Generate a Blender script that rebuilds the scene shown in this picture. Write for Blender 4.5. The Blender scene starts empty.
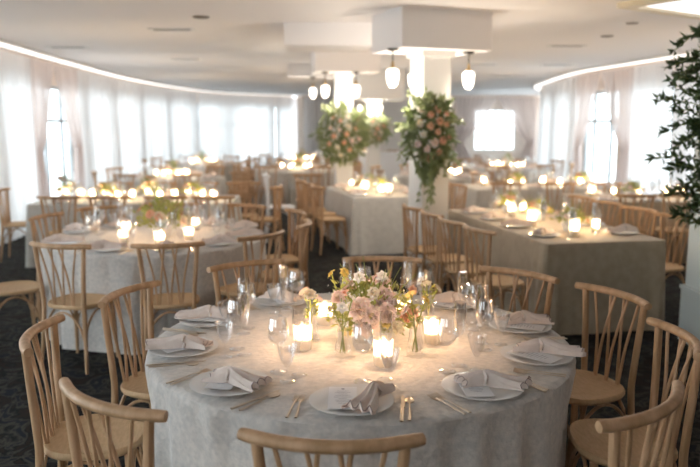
import bpy, math, random
from mathutils import Vector, Matrix
PI = math.pi
R = math.radians
random.seed(7)
C = bpy.context.scene.collection
SC = bpy.context.scene

# ---------------------------------------------------------------- camera
cam = bpy.data.cameras.new('camera')
cam.sensor_width = 36
cam.lens = 37.03
camo = bpy.data.objects.new('camera', cam)
C.objects.link(camo)
camo.location = (0, 0, 1.7)
camo.rotation_euler = (R(90 - 8.57), 0, 0)
cam.dof.use_dof = True
cam.dof.focus_distance = 2.75
cam.dof.aperture_fstop = 2.0
cam.clip_end = 200
SC.camera = camo
# ---------------------------------------------------------------- world and light
w = bpy.data.worlds.new('world')
SC.world = w
w.use_nodes = True
wn = w.node_tree.nodes
wn['Background'].inputs[0].default_value = (0.90, 0.94, 1.0, 1)
wn['Background'].inputs[1].default_value = 4.8
SC.view_settings.view_transform = 'Standard'
SC.view_settings.look = 'None'
SC.view_settings.gamma = 1
SC.view_settings.use_curve_mapping = False
SC.view_settings.exposure = 0.3


def area(name, loc, rot, sx, sy, power, col):
    l = bpy.data.lights.new(name, 'AREA')
    l.shape = 'RECTANGLE'
    l.size = sx
    l.size_y = sy
    l.energy = power
    l.color = col
    o = bpy.data.objects.new(name, l)
    C.objects.link(o)
    o.location = loc
    o.rotation_euler = rot
    return o


# ---------------------------------------------------------------- materials
MATS = {}


def mat(name, col, rough=0.6, metal=0.0, noise=None, bump=None, sheen=0.0, spec=0.5, coord='Object',
        stretch=(1, 1, 1), sss=0.0):
    """noise=(scale, amount, second colour)"""
    if name in MATS:
        return MATS[name]
    m = bpy.data.materials.new(name)
    m.use_nodes = True
    nt = m.node_tree
    b = nt.nodes['Principled BSDF']
    b.inputs['Base Color'].default_value = (*col, 1)
    b.inputs['Roughness'].default_value = rough
    b.inputs['Metallic'].default_value = metal
    b.inputs['Specular IOR Level'].default_value = spec
    if sheen:
        b.inputs['Sheen Weight'].default_value = sheen
    if sss:
        b.inputs['Subsurface Weight'].default_value = sss
        b.inputs['Subsurface Radius'].default_value = (.02, .015, .01)
    if noise or bump:
        tc = nt.nodes.new('ShaderNodeTexCoord')
        mp = nt.nodes.new('ShaderNodeMapping')
        mp.inputs['Scale'].default_value = stretch
        nt.links.new(tc.outputs[coord], mp.inputs[0])
    if noise:
        n = nt.nodes.new('ShaderNodeTexNoise')
        n.inputs['Scale'].default_value = noise[0]
        n.inputs['Detail'].default_value = 4
        nt.links.new(mp.outputs[0], n.inputs['Vector'])
        r = nt.nodes.new('ShaderNodeMapRange')
        r.inputs[1].default_value = .35
        r.inputs[2].default_value = .65
        r.inputs[4].default_value = noise[1]
        nt.links.new(n.outputs[0], r.inputs[0])
        mx = nt.nodes.new('ShaderNodeMixRGB')
        mx.inputs[1].default_value = (*col, 1)
        mx.inputs[2].default_value = (*noise[2], 1)
        nt.links.new(r.outputs[0], mx.inputs[0])
        nt.links.new(mx.outputs[0], b.inputs['Base Color'])
    if bump:
        n2 = nt.nodes.new('ShaderNodeTexNoise')
        n2.inputs['Scale'].default_value = bump[0]
        n2.inputs['Detail'].default_value = 3
        nt.links.new(mp.outputs[0], n2.inputs['Vector'])
        bp = nt.nodes.new('ShaderNodeBump')
        bp.inputs['Strength'].default_value = bump[1]
        bp.inputs['Distance'].default_value = bump[2] if len(bump) > 2 else .01
        nt.links.new(n2.outputs[0], bp.inputs['Height'])
        nt.links.new(bp.outputs[0], b.inputs['Normal'])
    MATS[name] = m
    return m


def emis(name, col, strength):
    if name in MATS:
        return MATS[name]
    m = bpy.data.materials.new(name)
    m.use_nodes = True
    b = m.node_tree.nodes['Principled BSDF']
    b.inputs['Base Color'].default_value = (*col, 1)
    b.inputs['Emission Color'].default_value = (*col, 1)
    b.inputs['Emission Strength'].default_value = strength
    MATS[name] = m
    return m


def thin_glass(name, tint=(1, 1, 1), base=.10, edge=.95, rough=.02):
    m = bpy.data.materials.new(name)
    m.use_nodes = True
    nt = m.node_tree
    nt.nodes.clear()
    out = nt.nodes.new('ShaderNodeOutputMaterial')
    tr = nt.nodes.new('ShaderNodeBsdfTransparent')
    tr.inputs[0].default_value = (*tint, 1)
    gl = nt.nodes.new('ShaderNodeBsdfGlossy')
    gl.inputs['Roughness'].default_value = rough
    gl.inputs[0].default_value = (.95, .97, 1, 1)
    lw = nt.nodes.new('ShaderNodeLayerWeight')
    lw.inputs[0].default_value = .35
    mr = nt.nodes.new('ShaderNodeMapRange')
    mr.inputs[3].default_value = base
    mr.inputs[4].default_value = edge
    mx = nt.nodes.new('ShaderNodeMixShader')
    pw = nt.nodes.new('ShaderNodeMath')
    pw.operation = 'POWER'
    pw.inputs[1].default_value = 1.5
    nt.links.new(lw.outputs['Facing'], pw.inputs[0])
    nt.links.new(pw.outputs[0], mr.inputs[0])
    nt.links.new(mr.outputs[0], mx.inputs[0])
    nt.links.new(tr.outputs[0], mx.inputs[1])
    nt.links.new(gl.outputs[0], mx.inputs[2])
    nt.links.new(mx.outputs[0], out.inputs[0])
    MATS[name] = m
    return m


def sheer(name, col, opacity, fold_scale=0):
    """woven sheer: part of the light goes straight through the holes, the rest scatters in the threads"""
    m = bpy.data.materials.new(name)
    m.use_nodes = True
    nt = m.node_tree
    nt.nodes.clear()
    out = nt.nodes.new('ShaderNodeOutputMaterial')
    tr = nt.nodes.new('ShaderNodeBsdfTransparent')
    tl = nt.nodes.new('ShaderNodeBsdfTranslucent')
    tl.inputs[0].default_value = (*col, 1)
    df = nt.nodes.new('ShaderNodeBsdfDiffuse')
    df.inputs[0].default_value = (*col, 1)
    m1 = nt.nodes.new('ShaderNodeMixShader')
    m1.inputs[0].default_value = .5
    m2 = nt.nodes.new('ShaderNodeMixShader')
    lw = nt.nodes.new('ShaderNodeLayerWeight')
    lw.inputs[0].default_value = .3
    mr = nt.nodes.new('ShaderNodeMapRange')
    mr.inputs[3].default_value = opacity
    mr.inputs[4].default_value = min(1, opacity + .45)
    nt.links.new(lw.outputs['Facing'], mr.inputs[0])
    nt.links.new(mr.outputs[0], m2.inputs[0])
    nt.links.new(tl.outputs[0], m1.inputs[1])
    nt.links.new(df.outputs[0], m1.inputs[2])
    nt.links.new(tr.outputs[0], m2.inputs[1])
    nt.links.new(m1.outputs[0], m2.inputs[2])
    nt.links.new(m2.outputs[0], out.inputs[0])
    MATS[name] = m
    return m


WOOD = mat('pale_oak', (.56, .345, .20), .45, noise=(9, .8, (.36, .215, .10)), stretch=(3, 3, .6), bump=(60, .15, .002))
SEAT = mat('woven_rush', (.58, .385, .22), .7, noise=(26, .7, (.47, .31, .16)), stretch=(1, 3, 1), bump=(90, .4, .003))
CLOTH = mat('velvet_blue_grey', (.64, .60, .56), .85, noise=(40, .55, (.41, .405, .40)), bump=(45, .6, .008), sheen=.4)
CLOTHT = mat('velvet_taupe', (.40, .325, .235), .85, noise=(14, .6, (.31, .25, .17)), bump=(30, .4, .006), sheen=.3)
CLOTHG = mat('linen_grey', (.54, .52, .48), .85, noise=(14, .6, (.43, .41, .38)), bump=(30, .3, .006), sheen=.3)
PLATE = mat('white_porcelain', (.80, .80, .80), .18)
CARD = mat('card_stock', (.78, .79, .82), .6)
INK = mat('grey_ink', (.35, .35, .40), .7)
NAP = mat('blush_linen', (.80, .70, .64), .85, noise=(30, .5, (.70, .58, .52)), bump=(70, .5, .004), sheen=.2)
NAPE = mat('maroon_edging', (.16, .09, .09), .8)
METAL = mat('champagne_metal', (.60, .52, .43), .28, metal=1)
DMETAL = mat('aged_brass', (.50, .36, .18), .35, metal=1)
BLACKM = mat('dark_bronze', (.05, .045, .04), .5)
GLASS = thin_glass('clear_glass')
PANE = thin_glass('window_glass', (.93, .97, .97), .03, .5)
WAX = mat('candle_wax', (.9, .82, .68), .5, sss=.4)
FLAME = emis('flame', (1, .62, .25), 60)
LEAF = mat('olive_leaf', (.20, .26, .10), .5, noise=(6, .8, (.38, .42, .22)))
LEAFD = mat('dark_leaf', (.055, .10, .035), .5, noise=(6, .7, (.12, .18, .07)))
LEAFY = mat('spring_leaf', (.46, .47, .14), .5, noise=(8, .7, (.28, .34, .10)))
STEM = mat('green_stem', (.26, .32, .08), .5)
PEACH = mat('peach_petal', (.84, .46, .28), .6, noise=(20, .6, (.88, .66, .54)), sss=.5)
BLUSH = mat('blush_petal', (.88, .70, .64), .6, noise=(20, .6, (.92, .84, .78)), sss=.5)
CREAM = mat('cream_petal', (.85, .79, .66), .6, noise=(20, .5, (.80, .70, .52)), sss=.5)
MAUVE = mat('mauve_petal', (.76, .62, .60), .6, noise=(20, .6, (.78, .68, .66)), sss=.5)
YELLOW = mat('yellow_petal', (.78, .62, .18), .6)
WHITEP = mat('white_petal', (.85, .84, .80), .6)
CORE = mat('flower_core', (.72, .42, .12), .7)
CEIL = mat('painted_ceiling', (.86, .83, .82), .9, spec=.2)
WALLP = mat('painted_wall', (.80, .70, .62), .85, spec=.2)
COLP = mat('painted_column', (.80, .78, .75), .8, spec=.2)
COLB = mat('cool_painted_column', (.62, .68, .68), .7, spec=.3)
TRIMW = mat('white_trim', (.78, .78, .77), .5)
FRAME = mat('grey_window_frame', (.35, .37, .38), .5)
TRIMG = mat('gilt_trim', (.72, .62, .44), .5)
VENT = mat('vent_grey', (.20, .17, .15), .6)
WHITECH = mat('white_wood', (.82, .83, .86), .5)
POT = mat('dark_planter', (.04, .045, .04), .6)
SHEER = sheer('white_sheer', (.73, .71, .70), .95)
SHEERT = sheer('blush_sheer', (.70, .62, .59), .70)
SHADE = emis('frosted_shade', (1, .91, .78), 3.5)
COVE = emis('cove_light', (1, .95, .90), 1.5)
TRAY = emis('tray_light', (.95, .96, 1), 1.1)
FARBULB = emis('warm_bulb', (1, .8, .55), 6)


def frosted():
    m = bpy.data.materials.new('frosted_votive')
    m.use_nodes = True
    nt = m.node_tree
    nt.nodes.clear()
    out = nt.nodes.new('ShaderNodeOutputMaterial')
    tr = nt.nodes.new('ShaderNodeBsdfTransparent')
    tl = nt.nodes.new('ShaderNodeBsdfTranslucent')
    tl.inputs[0].default_value = (1, .95, .88, 1)
    gl = nt.nodes.new('ShaderNodeBsdfGlossy')
    gl.inputs['Roughness'].default_value = .15
    a = nt.nodes.new('ShaderNodeMixShader')
    a.inputs[0].default_value = .30
    b = nt.nodes.new('ShaderNodeMixShader')
    b.inputs[0].default_value = .08
    nt.links.new(tr.outputs[0], a.inputs[1])
    nt.links.new(tl.outputs[0], a.inputs[2])
    nt.links.new(a.outputs[0], b.inputs[1])
    nt.links.new(gl.outputs[0], b.inputs[2])
    nt.links.new(b.outputs[0], out.inputs[0])
    return m


VOTIVE = frosted()


def carpet():
    m = bpy.data.materials.new('patterned_carpet')
    m.use_nodes = True
    nt = m.node_tree
    b = nt.nodes['Principled BSDF']
    b.inputs['Roughness'].default_value = .95
    b.inputs['Specular IOR Level'].default_value = .15
    tc = nt.nodes.new('ShaderNodeTexCoord')
    n = nt.nodes.new('ShaderNodeTexNoise')
    n.inputs['Scale'].default_value = 5
    n.inputs['Detail'].default_value = 3
    n.inputs['Distortion'].default_value = 2.2
    nt.links.new(tc.outputs['Object'], n.inputs['Vector'])
    v = nt.nodes.new('ShaderNodeTexVoronoi')
    v.feature = 'SMOOTH_F1'
    v.inputs['Scale'].default_value = 8
    nt.links.new(n.outputs['Color'], v.inputs['Vector'])
    r = nt.nodes.new('ShaderNodeValToRGB')
    e = r.color_ramp.elements
    e[0].position = .46
    e[0].color = (.004, .005, .008, 1)
    e[1].position = .56
    e[1].color = (.050, .050, .040, 1)
    e2 = r.color_ramp.elements.new(.62)
    e2.color = (.010, .012, .018, 1)
    e3 = r.color_ramp.elements.new(.40)
    e3.color = (.018, .012, .011, 1)
    nt.links.new(n.outputs[0], r.inputs[0])
    nt.links.new(r.outputs[0], b.inputs['Base Color'])
    return m


CARPET = carpet()


# ---------------------------------------------------------------- mesh builder
class MB:
    def __init__(s):
        s.v = []
        s.f = []

    def add(s, vs, fs):
        k = len(s.v)
        s.v += [tuple(p) for p in vs]
        s.f += [tuple(i + k for i in f) for f in fs]
        return s

    def box(s, cx, cy, cz, sx, sy, sz, rz=0.0):
        c, n = math.cos(rz), math.sin(rz)
        vs = []
        for dz in (-.5, .5):
            for dx, dy in ((-.5, -.5), (.5, -.5), (.5, .5), (-.5, .5)):
                x, y = dx * sx, dy * sy
                vs.append((cx + x * c - y * n, cy + x * n + y * c, cz + dz * sz))
        return s.add(vs, [(3, 2, 1, 0), (4, 5, 6, 7), (0, 1, 5, 4), (1, 2, 6, 5), (2, 3, 7, 6), (3, 0, 4, 7)])

    def tube(s, pts, rad, seg=8, flat=1.0, cap=True):
        pts = [Vector(p) for p in pts]
        n = len(pts)
        if not isinstance(rad, (list, tuple)):
            rad = [rad] * n
        vs = []
        up0 = Vector((0, 0, 1))
        for i, p in enumerate(pts):
            t = (pts[min(i + 1, n - 1)] - pts[max(i - 1, 0)])
            t.normalize()
            if abs(t.z) > .9:
                a = Vector((1, 0, 0)) - t * t.x
            else:
                a = up0 - t * t.z
            a.normalize()
            b = t.cross(a)
            for k in range(seg):
                q = 2 * PI * k / seg
                vs.append(p + (a * math.cos(q) * flat + b * math.sin(q)) * rad[i])
        fs = []
        for i in range(n - 1):
            for k in range(seg):
                k2 = (k + 1) % seg
                fs.append((i * seg + k, i * seg + k2, (i + 1) * seg + k2, (i + 1) * seg + k))
        if cap:
            fs.append(tuple(range(seg - 1, -1, -1)))
            fs.append(tuple((n - 1) * seg + k for k in range(seg)))
        return s.add(vs, fs)

    def lathe(s, prof, seg=16, loc=(0, 0, 0), close=False):
        vs = []
        fs = []
        n = len(prof)
        for r, z in prof:
            for k in range(seg):
                q = 2 * PI * k / seg
                vs.append((loc[0] + r * math.cos(q), loc[1] + r * math.sin(q), loc[2] + z))
        for i in range(n - 1):
            for k in range(seg):
                k2 = (k + 1) % seg
                fs.append((i * seg + k, i * seg + k2, (i + 1) * seg + k2, (i + 1) * seg + k))
        if close:
            fs.append(tuple(range(seg - 1, -1, -1)))
            fs.append(tuple((n - 1) * seg + k for k in range(seg)))
        return s.add(vs, fs)

    def mesh(s, name, m, smooth=True):
        me = bpy.data.meshes.new(name)
        me.from_pydata(s.v, [], s.f)
        me.materials.append(m)
        if smooth:
            me.polygons.foreach_set('use_smooth', [True] * len(me.polygons))
            me.update()
            me.set_sharp_from_angle(angle=R(40))
        me.update()
        return me

    def build(s, name, m, parent=None, smooth=True, loc=None):
        o = bpy.data.objects.new(name, s.mesh(name, m, smooth))
        C.objects.link(o)
        if parent:
            o.parent = parent
        if loc:
            o.location = loc
        return o


def empty(name, loc=(0, 0, 0), rz=0.0):
    o = bpy.data.objects.new(name, None)
    o.empty_display_size = .05
    C.objects.link(o)
    o.location = loc
    o.rotation_euler = (0, 0, rz)
    return o


def tag(o, label, cat, group=None):
    o['label'] = label
    o['category'] = cat
    if group:
        o['group'] = group
    return o


def struct(o):
    o['kind'] = 'structure'
    return o


KIDS = {}


def kids(o):
    if o.name not in KIDS:
        KIDS[o.name] = list(o.children)
    return KIDS[o.name]


FIRST = set()


def place(proto, loc, rz, label, cat, group=None, scale=1.0, rx=0.0):
    """first use moves the prototype itself, later uses copy it with its parts and sub-parts"""
    if proto.name not in FIRST:
        kids(proto)
        for ch in kids(proto):
            kids(ch)
        FIRST.add(proto.name)
        r = proto
    else:
        r = proto.copy()
        C.objects.link(r)
        for ch in kids(proto):
            c = ch.copy()
            C.objects.link(c)
            c.parent = r
            for g in kids(ch):
                d = g.copy()
                C.objects.link(d)
                d.parent = c
    r.location = loc
    r.rotation_euler = (rx, 0, rz)
    r.scale = (scale,) * 3
    for k in ('label', 'category', 'group'):
        if k in r:
            del r[k]
    return tag(r, label, cat, group)


def spline(pts, n=6):
    """Catmull-Rom through the points"""
    P = [Vector(p) for p in pts]
    P = [P[0] * 2 - P[1]] + P + [P[-1] * 2 - P[-2]]
    out = []
    for i in range(1, len(P) - 2):
        for k in range(n):
            t = k / n
            a, b, c, d = P[i - 1], P[i], P[i + 1], P[i + 2]
            out.append(.5 * ((2 * b) + (c - a) * t + (2 * a - 5 * b + 4 * c - d) * t * t + (3 * b - a - 3 * c + d) * t ** 3))
    out.append(P[-2])
    return out


# ================================================================ THE ROOM
CZ = 2.85
# floor and ceiling
LEFT = spline([(-4.55, -2.5, 0), (-4.6, 2, 0), (-4.75, 6, 0), (-4.95, 10, 0), (-5.22, 13, 0), (-5.5, 19, 0), (-4.7, 25, 0), (-2.05, 28.5, 0)], 8)
RIGHT = spline([(6.4, -2.5, 0), (6.1, 4, 0), (5.75, 8, 0), (5.55, 11.4, 0), (5.3, 13.2, 0), (5.0, 15.6, 0), (5.2, 18.5, 0), (5.6, 21.5, 0), (6.8, 25.0, 0), (7.5, 28.4, 0)], 8)


OUTL = [Vector((-4.98, -3, 0))] + [p + Vector((-.42, 0, 0)) for p in LEFT] + [Vector((-2.3, 28.8, 0)), Vector((8.5, 28.8, 0)), Vector((8.0, 28.4, 0))] + \
    [p + Vector((.42, 0, 0)) for p in reversed(RIGHT)][1:] + [Vector((6.9, -3, 0))]
for nm, z0, z1, m in (('floor', -.1, 0, CARPET), ('ceiling', CZ, CZ + .12, CEIL)):
    n = len(OUTL)
    f = MB()
    f.add([(p.x, p.y, z1) for p in OUTL] + [(p.x, p.y, z0) for p in OUTL],
          [tuple(range(n - 1, -1, -1)), tuple(range(n, 2 * n))] + [(i, (i + 1) % n, n + (i + 1) % n, n + i) for i in range(n)])
    struct(f.build(nm, m, smooth=False))


def resample(path, step):
    out = [path[0].copy()]
    acc = 0
    for a, b in zip(path, path[1:]):
        L = (b - a).length
        while acc + L >= step:
            t = (step - acc) / L
            a = a + (b - a) * t
            out.append(a.copy())
            L = (b - a).length
            acc = 0
        acc += L
    return out


def wall_run(path, side, off, win_w, post_w, sill, head, name, start, solid=0):
    """solid bands below and above, posts between the window openings; one window object per opening"""
    # off: outward distance of the wall behind the drapery
    pts = resample(path, .25)
    nrm = []
    for i in range(len(pts)):
        t = pts[min(i + 1, len(pts) - 1)] - pts[max(i - 1, 0)]
        t.normalize()
        nrm.append(Vector((-t.y, t.x, 0)) * side)
    inn = [p + n * off for p, n in zip(pts, nrm)]
    out = [p + n * (off + .18) for p, n in zip(pts, nrm)]
    mb = MB()

    def band(i0, i1, z0, z1):
        vs = []
        for i in range(i0, i1 + 1):
            vs += [(inn[i].x, inn[i].y, z0), (inn[i].x, inn[i].y, z1), (out[i].x, out[i].y, z1), (out[i].x, out[i].y, z0)]
        fs = []
        for k in range(i1 - i0):
            a = 4 * k
            for e in range(4):
                e2 = (e + 1) % 4
                fs.append((a + e, a + e2, a + 4 + e2, a + 4 + e))
        fs += [(0, 3, 2, 1), (4 * (i1 - i0), 4 * (i1 - i0) + 1, 4 * (i1 - i0) + 2, 4 * (i1 - i0) + 3)]
        mb.add(vs, fs)
    n = len(pts) - 1
    band(0, n, 0, sill)
    band(0, n, head, CZ)
    wn_, pn = int(win_w / .25), int(post_w / .25)
    i = 0
    k = start
    while i < n:
        j = min(i + (pn if i or not solid else int(solid / .25)), n)
        band(i, j, sill, head)
        i = j
        j = min(i + wn_, n)
        if j - i >= 3:
            a, b = (inn[i] + out[i]) / 2, (inn[j] + out[j]) / 2
            mid = (a + b) / 2
            ang = math.atan2(b.y - a.y, b.x - a.x)
            L = (b - a).length
            fr = MB()
            zc, hh = (sill + head) / 2, head - sill
            for sx in (-L / 2 + .03, -L * .24, L * .24, L / 2 - .03):
                fr.box(sx, 0, hh / 2, .06, .06, hh)
            for z in (.03, hh * .72, hh - .03):
                fr.box(0, 0, z, L, .05, .06)
            o = fr.build('window_%d' % k, FRAME, smooth=False, loc=(mid.x, mid.y, sill))
            o.rotation_euler = (0, 0, ang)
            struct(o)
            pm = MB()
            pm.box(0, 0, hh / 2, L - .06, .008, hh - .06)
            pm.build('window_pane', PANE, o, smooth=False)
            k += 1
        else:
            band(i, j, sill, head)
        i = j
    o = mb.build(name, WALLP)
    struct(o)
    return k


k = wall_run(LEFT, 1, .22, 2.0, .25, .12, 2.42, 'wall_left', 1, 1.75)
k = wall_run(RIGHT, -1, .22, 2.0, .25, .12, 2.42, 'wall_right', k, 10.35)
# far wall with one wide arched-draped window on the right half
f = MB()
FY = 28.6
for x0, x1, z0, z1 in ((-2.1, 4.9, 0, CZ), (4.9, 6.5, 0, .7), (4.9, 6.5, 2.3, CZ), (6.5, 8.5, 0, CZ)):
    f.box((x0 + x1) / 2, FY + .1, (z0 + z1) / 2, x1 - x0, .2, z1 - z0)
struct(f.build('wall_back', WALLP, smooth=False))
for cx, wd in ((5.7, 1.6),):
    fr = MB()
    for q in range(-2, 3):
        fr.box(q * wd / 4.1, 0, .8, .05, .06, 1.6)
    for z in (.03, .8, 1.57):
        fr.box(0, 0, z, wd, .05, .06)
    o = fr.build('window_%d' % k, TRIMW, smooth=False, loc=(cx, FY + .1, .7))
    struct(o)
    MB().box(0, 0, .8, wd - .05, .008, 1.55).build('window_pane', PANE, o, smooth=False)
    k += 1

f = MB()
for x0, x1, z0, z1 in ((-6.75, -4.2, 0, CZ), (-4.2, -1.6, 0, .9), (-4.2, -1.6, 2.5, CZ), (-1.6, 6.75, 0, CZ)):
    f.box((x0 + x1) / 2, -2.9, (z0 + z1) / 2, x1 - x0, .2, z1 - z0)
struct(f.build('wall_front', WALLP, smooth=False))
fr = MB()
for q in range(-2, 3):
    fr.box(q * .64, 0, .8, .05, .06, 1.6)
for z in (.03, 1.57):
    fr.box(0, 0, z, 2.6, .05, .06)
o = fr.build('window_%d' % k, TRIMW, smooth=False, loc=(-2.9, -2.9, .9))  # unseen window behind the camera, added to brighten the foreground table
struct(o)
MB().box(0, 0, .8, 2.58, .008, 1.55).build('window_pane', PANE, o, smooth=False)
# curved cove trims with light strips along both walls


def ribbon(path, side, o0, o1, z0, z1, name, m):
    mb = MB()
    pts = resample(path, .25)
    vs = []
    n = len(pts)
    for i in range(n):
        t = pts[min(i + 1, n - 1)] - pts[max(i - 1, 0)]
        t.normalize()
        q = Vector((-t.y, t.x, 0)) * side
        a, b = pts[i] + q * o0, pts[i] + q * o1
        vs += [(a.x, a.y, z0), (a.x, a.y, z1), (b.x, b.y, z1), (b.x, b.y, z0)]
    fs = []
    for i in range(n - 1):
        for e in range(4):
            e2 = (e + 1) % 4
            fs.append((4 * i + e, 4 * i + e2, 4 * i + 4 + e2, 4 * i + 4 + e))
    fs += [(0, 3, 2, 1), (4 * n - 4, 4 * n - 3, 4 * n - 2, 4 * n - 1)]
    mb.add(vs, fs)
    return mb.build(name, m)


for nm, pth, sd in (('left', LEFT, 1), ('right', RIGHT, -1)):
    struct(ribbon(pth, sd, -.27, -.20, CZ - .04, CZ, 'trim_1' if nm == 'left' else 'trim_2', TRIMW))
    o = ribbon(pth, sd, -.20, -.06, CZ - .05, CZ - .004, 'cove_light_strip', COVE)
    tag(o, 'glowing white cove light strip following the curved %s wall at the ceiling' % nm, 'light strip')


def soffit(name, cx, cy, sx, sy, zb, rz, m=CEIL):
    o = MB().box(0, 0, (CZ - zb) / 2, sx, sy, CZ - zb).build(name, m, smooth=False, loc=(cx, cy, zb))
    o.rotation_euler = (0, 0, rz)
    return struct(o)


RZ = R(22)
soffit('trim_3', .85, 7.80, 1.03, .74, 2.46, RZ)          # column head 1
soffit('trim_4', -.08, 11.55, 1.0, .9, 2.5, R(7))         # column head 2
soffit('trim_5', .62, 15.5, .95, .9, 2.22, R(5), COLP)    # column head 3
soffit('trim_6', -.27, 8.84, 1.0, .8, 2.60, R(3))       # dropped beam
soffit('trim_7', -.65, 14.3, 1.1, .7, 2.62, R(3))
for nm, x, y, s_, z1, rz, m in (('wall_column', .85, 7.80, .32, 2.46, RZ, COLP), ('wall_column', -.10, 11.55, .27, 2.5, R(7), COLP),
                            ('wall_column', .50, 15.5, .26, 2.22, R(5), COLP)):
    mb = MB()
    mb.box(0, 0, z1 / 2, s_, s_, z1)
    mb.box(0, 0, .06, s_ + .04, s_ + .04, .12)
    mb.box(0, 0, z1 - .03, s_ + .06, s_ + .06, .06)
    o = mb.build(nm, m, smooth=False, loc=(x, y, 0))
    o.rotation_euler = (0, 0, rz)
    struct(o)
mb = MB()
mb.box(0, 0, CZ / 2, .62, .62, CZ)
mb.box(0, 0, .21, .66, .66, .42)
mb.box(0, 0, .43, .68, .68, .03)
o = mb.build('wall_column', COLB, smooth=False, loc=(2.99, 5.30, 0))
o.rotation_euler = (0, 0, R(4))
struct(o)
# recessed tray light with gilt trim, upper right
TR = empty('ceiling_tray_light', (3.92, 7.38, CZ - .02), R(33.5))
tag(TR, 'large rectangular ceiling light with beige gilt frame at the upper right corner', 'ceiling light')
mb = MB()
for a, b, c, d in ((0, .47, 2.6, .12), (0, -.47, 2.6, .12), (1.24, 0, .12, .82), (-1.24, 0, .12, .82)):
    mb.box(a, b, 0, c, d, .06)
mb.build('frame', TRIMG, TR, smooth=False)
MB().box(0, 0, .005, 2.36, .82, .02).build('diffuser', TRAY, TR, smooth=False)

# ceiling vents
VP = empty('ceiling_vent')
mb = MB()
for a, b, c, d in ((0, .075, .46, .03), (0, -.075, .46, .03), (.215, 0, .03, .12), (-.215, 0, .03, .12)):
    mb.box(a, b, -.006, c, d, .012)
mb.build('frame', TRIMW, VP, smooth=False)
mb = MB()
for q in range(6):
    mb.box(0, -.05 + q * .02, -.003, .40, .012, .006)
mb.build('grille', VENT, VP, smooth=False)
SP = empty('ceiling_speaker')
MB().lathe([(.001, -.012), (.09, -.012), (.105, 0)], 20).build('grille', VENT, SP)
for x, y, nm, sc_, lb in ((-2.16, 8.99, 0, 1.15, 'slotted air vent with white ends in the ceiling at upper left'),
                          (-2.88, 13.0, 0, 1.1, 'slotted ceiling vent beyond the white-ended vent at left'),
                          (-4.2, 11.0, 0, 1.3, 'long dark ceiling vent beside the left cove light'),
                          (3.17, 10.82, 0, 1.15, 'slotted ceiling vent right of the near column'),
                          (2.52, 14.06, 0, 1.2, 'slotted ceiling vent close to the near pendant lamps'),
                          (4.0, 14.2, 0, 1.4, 'long ceiling vent beside the right cove light'),
                          (3.6, 17.5, 0, 1.3, 'farthest ceiling vent on the right'),
                          (-1.6, 8.0, 1, .9, 'small round ceiling speaker above the left round table'),
                          (3.36, 9.69, 1, .8, 'small round ceiling speaker above the taupe long table'),
                          (3.22, 8.48, 1, .7, 'small round ceiling speaker nearest the framed ceiling light')):
    place(SP if nm else VP, (x, y, CZ), 0 if not nm else 0, lb, 'ceiling speaker' if nm else 'ceiling vent', 'ceiling fittings', sc_)

# pendants
PD = empty('pendant_lamp')
mb = MB()
mb.lathe([(.001, 0), (.06, 0), (.055, -.02), (.012, -.03)], 16).build('canopy', BLACKM, PD)
MB().tube([(0, 0, -.02), (0, 0, -.17)], .006, 6).build('rod', BLACKM, PD)
MB().lathe([(.008, -.13), (.014, -.14), (.02, -.185), (.035, -.20), (.038, -.215)], 14).build('neck', DMETAL, PD)
MB().lathe([(.03, -.205), (.062, -.225), (.070, -.25), (.062, -.33), (.052, -.365), (.030, -.40), (.001, -.405)], 18).build('lamp_shade', SHADE, PD)
for x, y, z, lb in ((.43, 7.42, 2.46, 'left pendant lamp under the near column head'),
                    (1.25, 7.76, 2.46, 'right pendant lamp under the near column head'),
                    (-.38, 11.25, 2.5, 'left pendant lamp under the second column head'),
                    (.09, 11.2, 2.5, 'right pendant lamp under the second column head'),
                    (.70, 8.05, 2.46, 'pendant lamp half hidden behind the near column'),
                    (-.72, 14.25, 2.62, 'lower pendant lamp left of the second column'),
                    (.20, 15.18, 2.22, 'far small pendant lamp, left one of the distant three'),
                    (.41, 15.14, 2.22, 'far small pendant lamp, middle one of the distant three'),
                    (.64, 15.18, 2.22, 'far small pendant lamp, right one of the distant three')):
    sc = .95 if y < 9 else (.95 if y < 13 else (1.0 if y < 15 else .55))
    place(PD, (x, y, z), 0, lb, 'pendant lamp', 'frosted glass pendant lamps', sc)
    l = bpy.data.lights.new('pendant_glow', 'POINT')
    l.energy = 16 if y < 9 else 10
    l.color = (1, .88, .75)
    l.shadow_soft_size = .06
    lo = bpy.data.objects.new('pendant_glow', l)
    C.objects.link(lo)
    lo.location = (x, y, z - .50 * sc)

# ================================================================ CURTAINS


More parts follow.
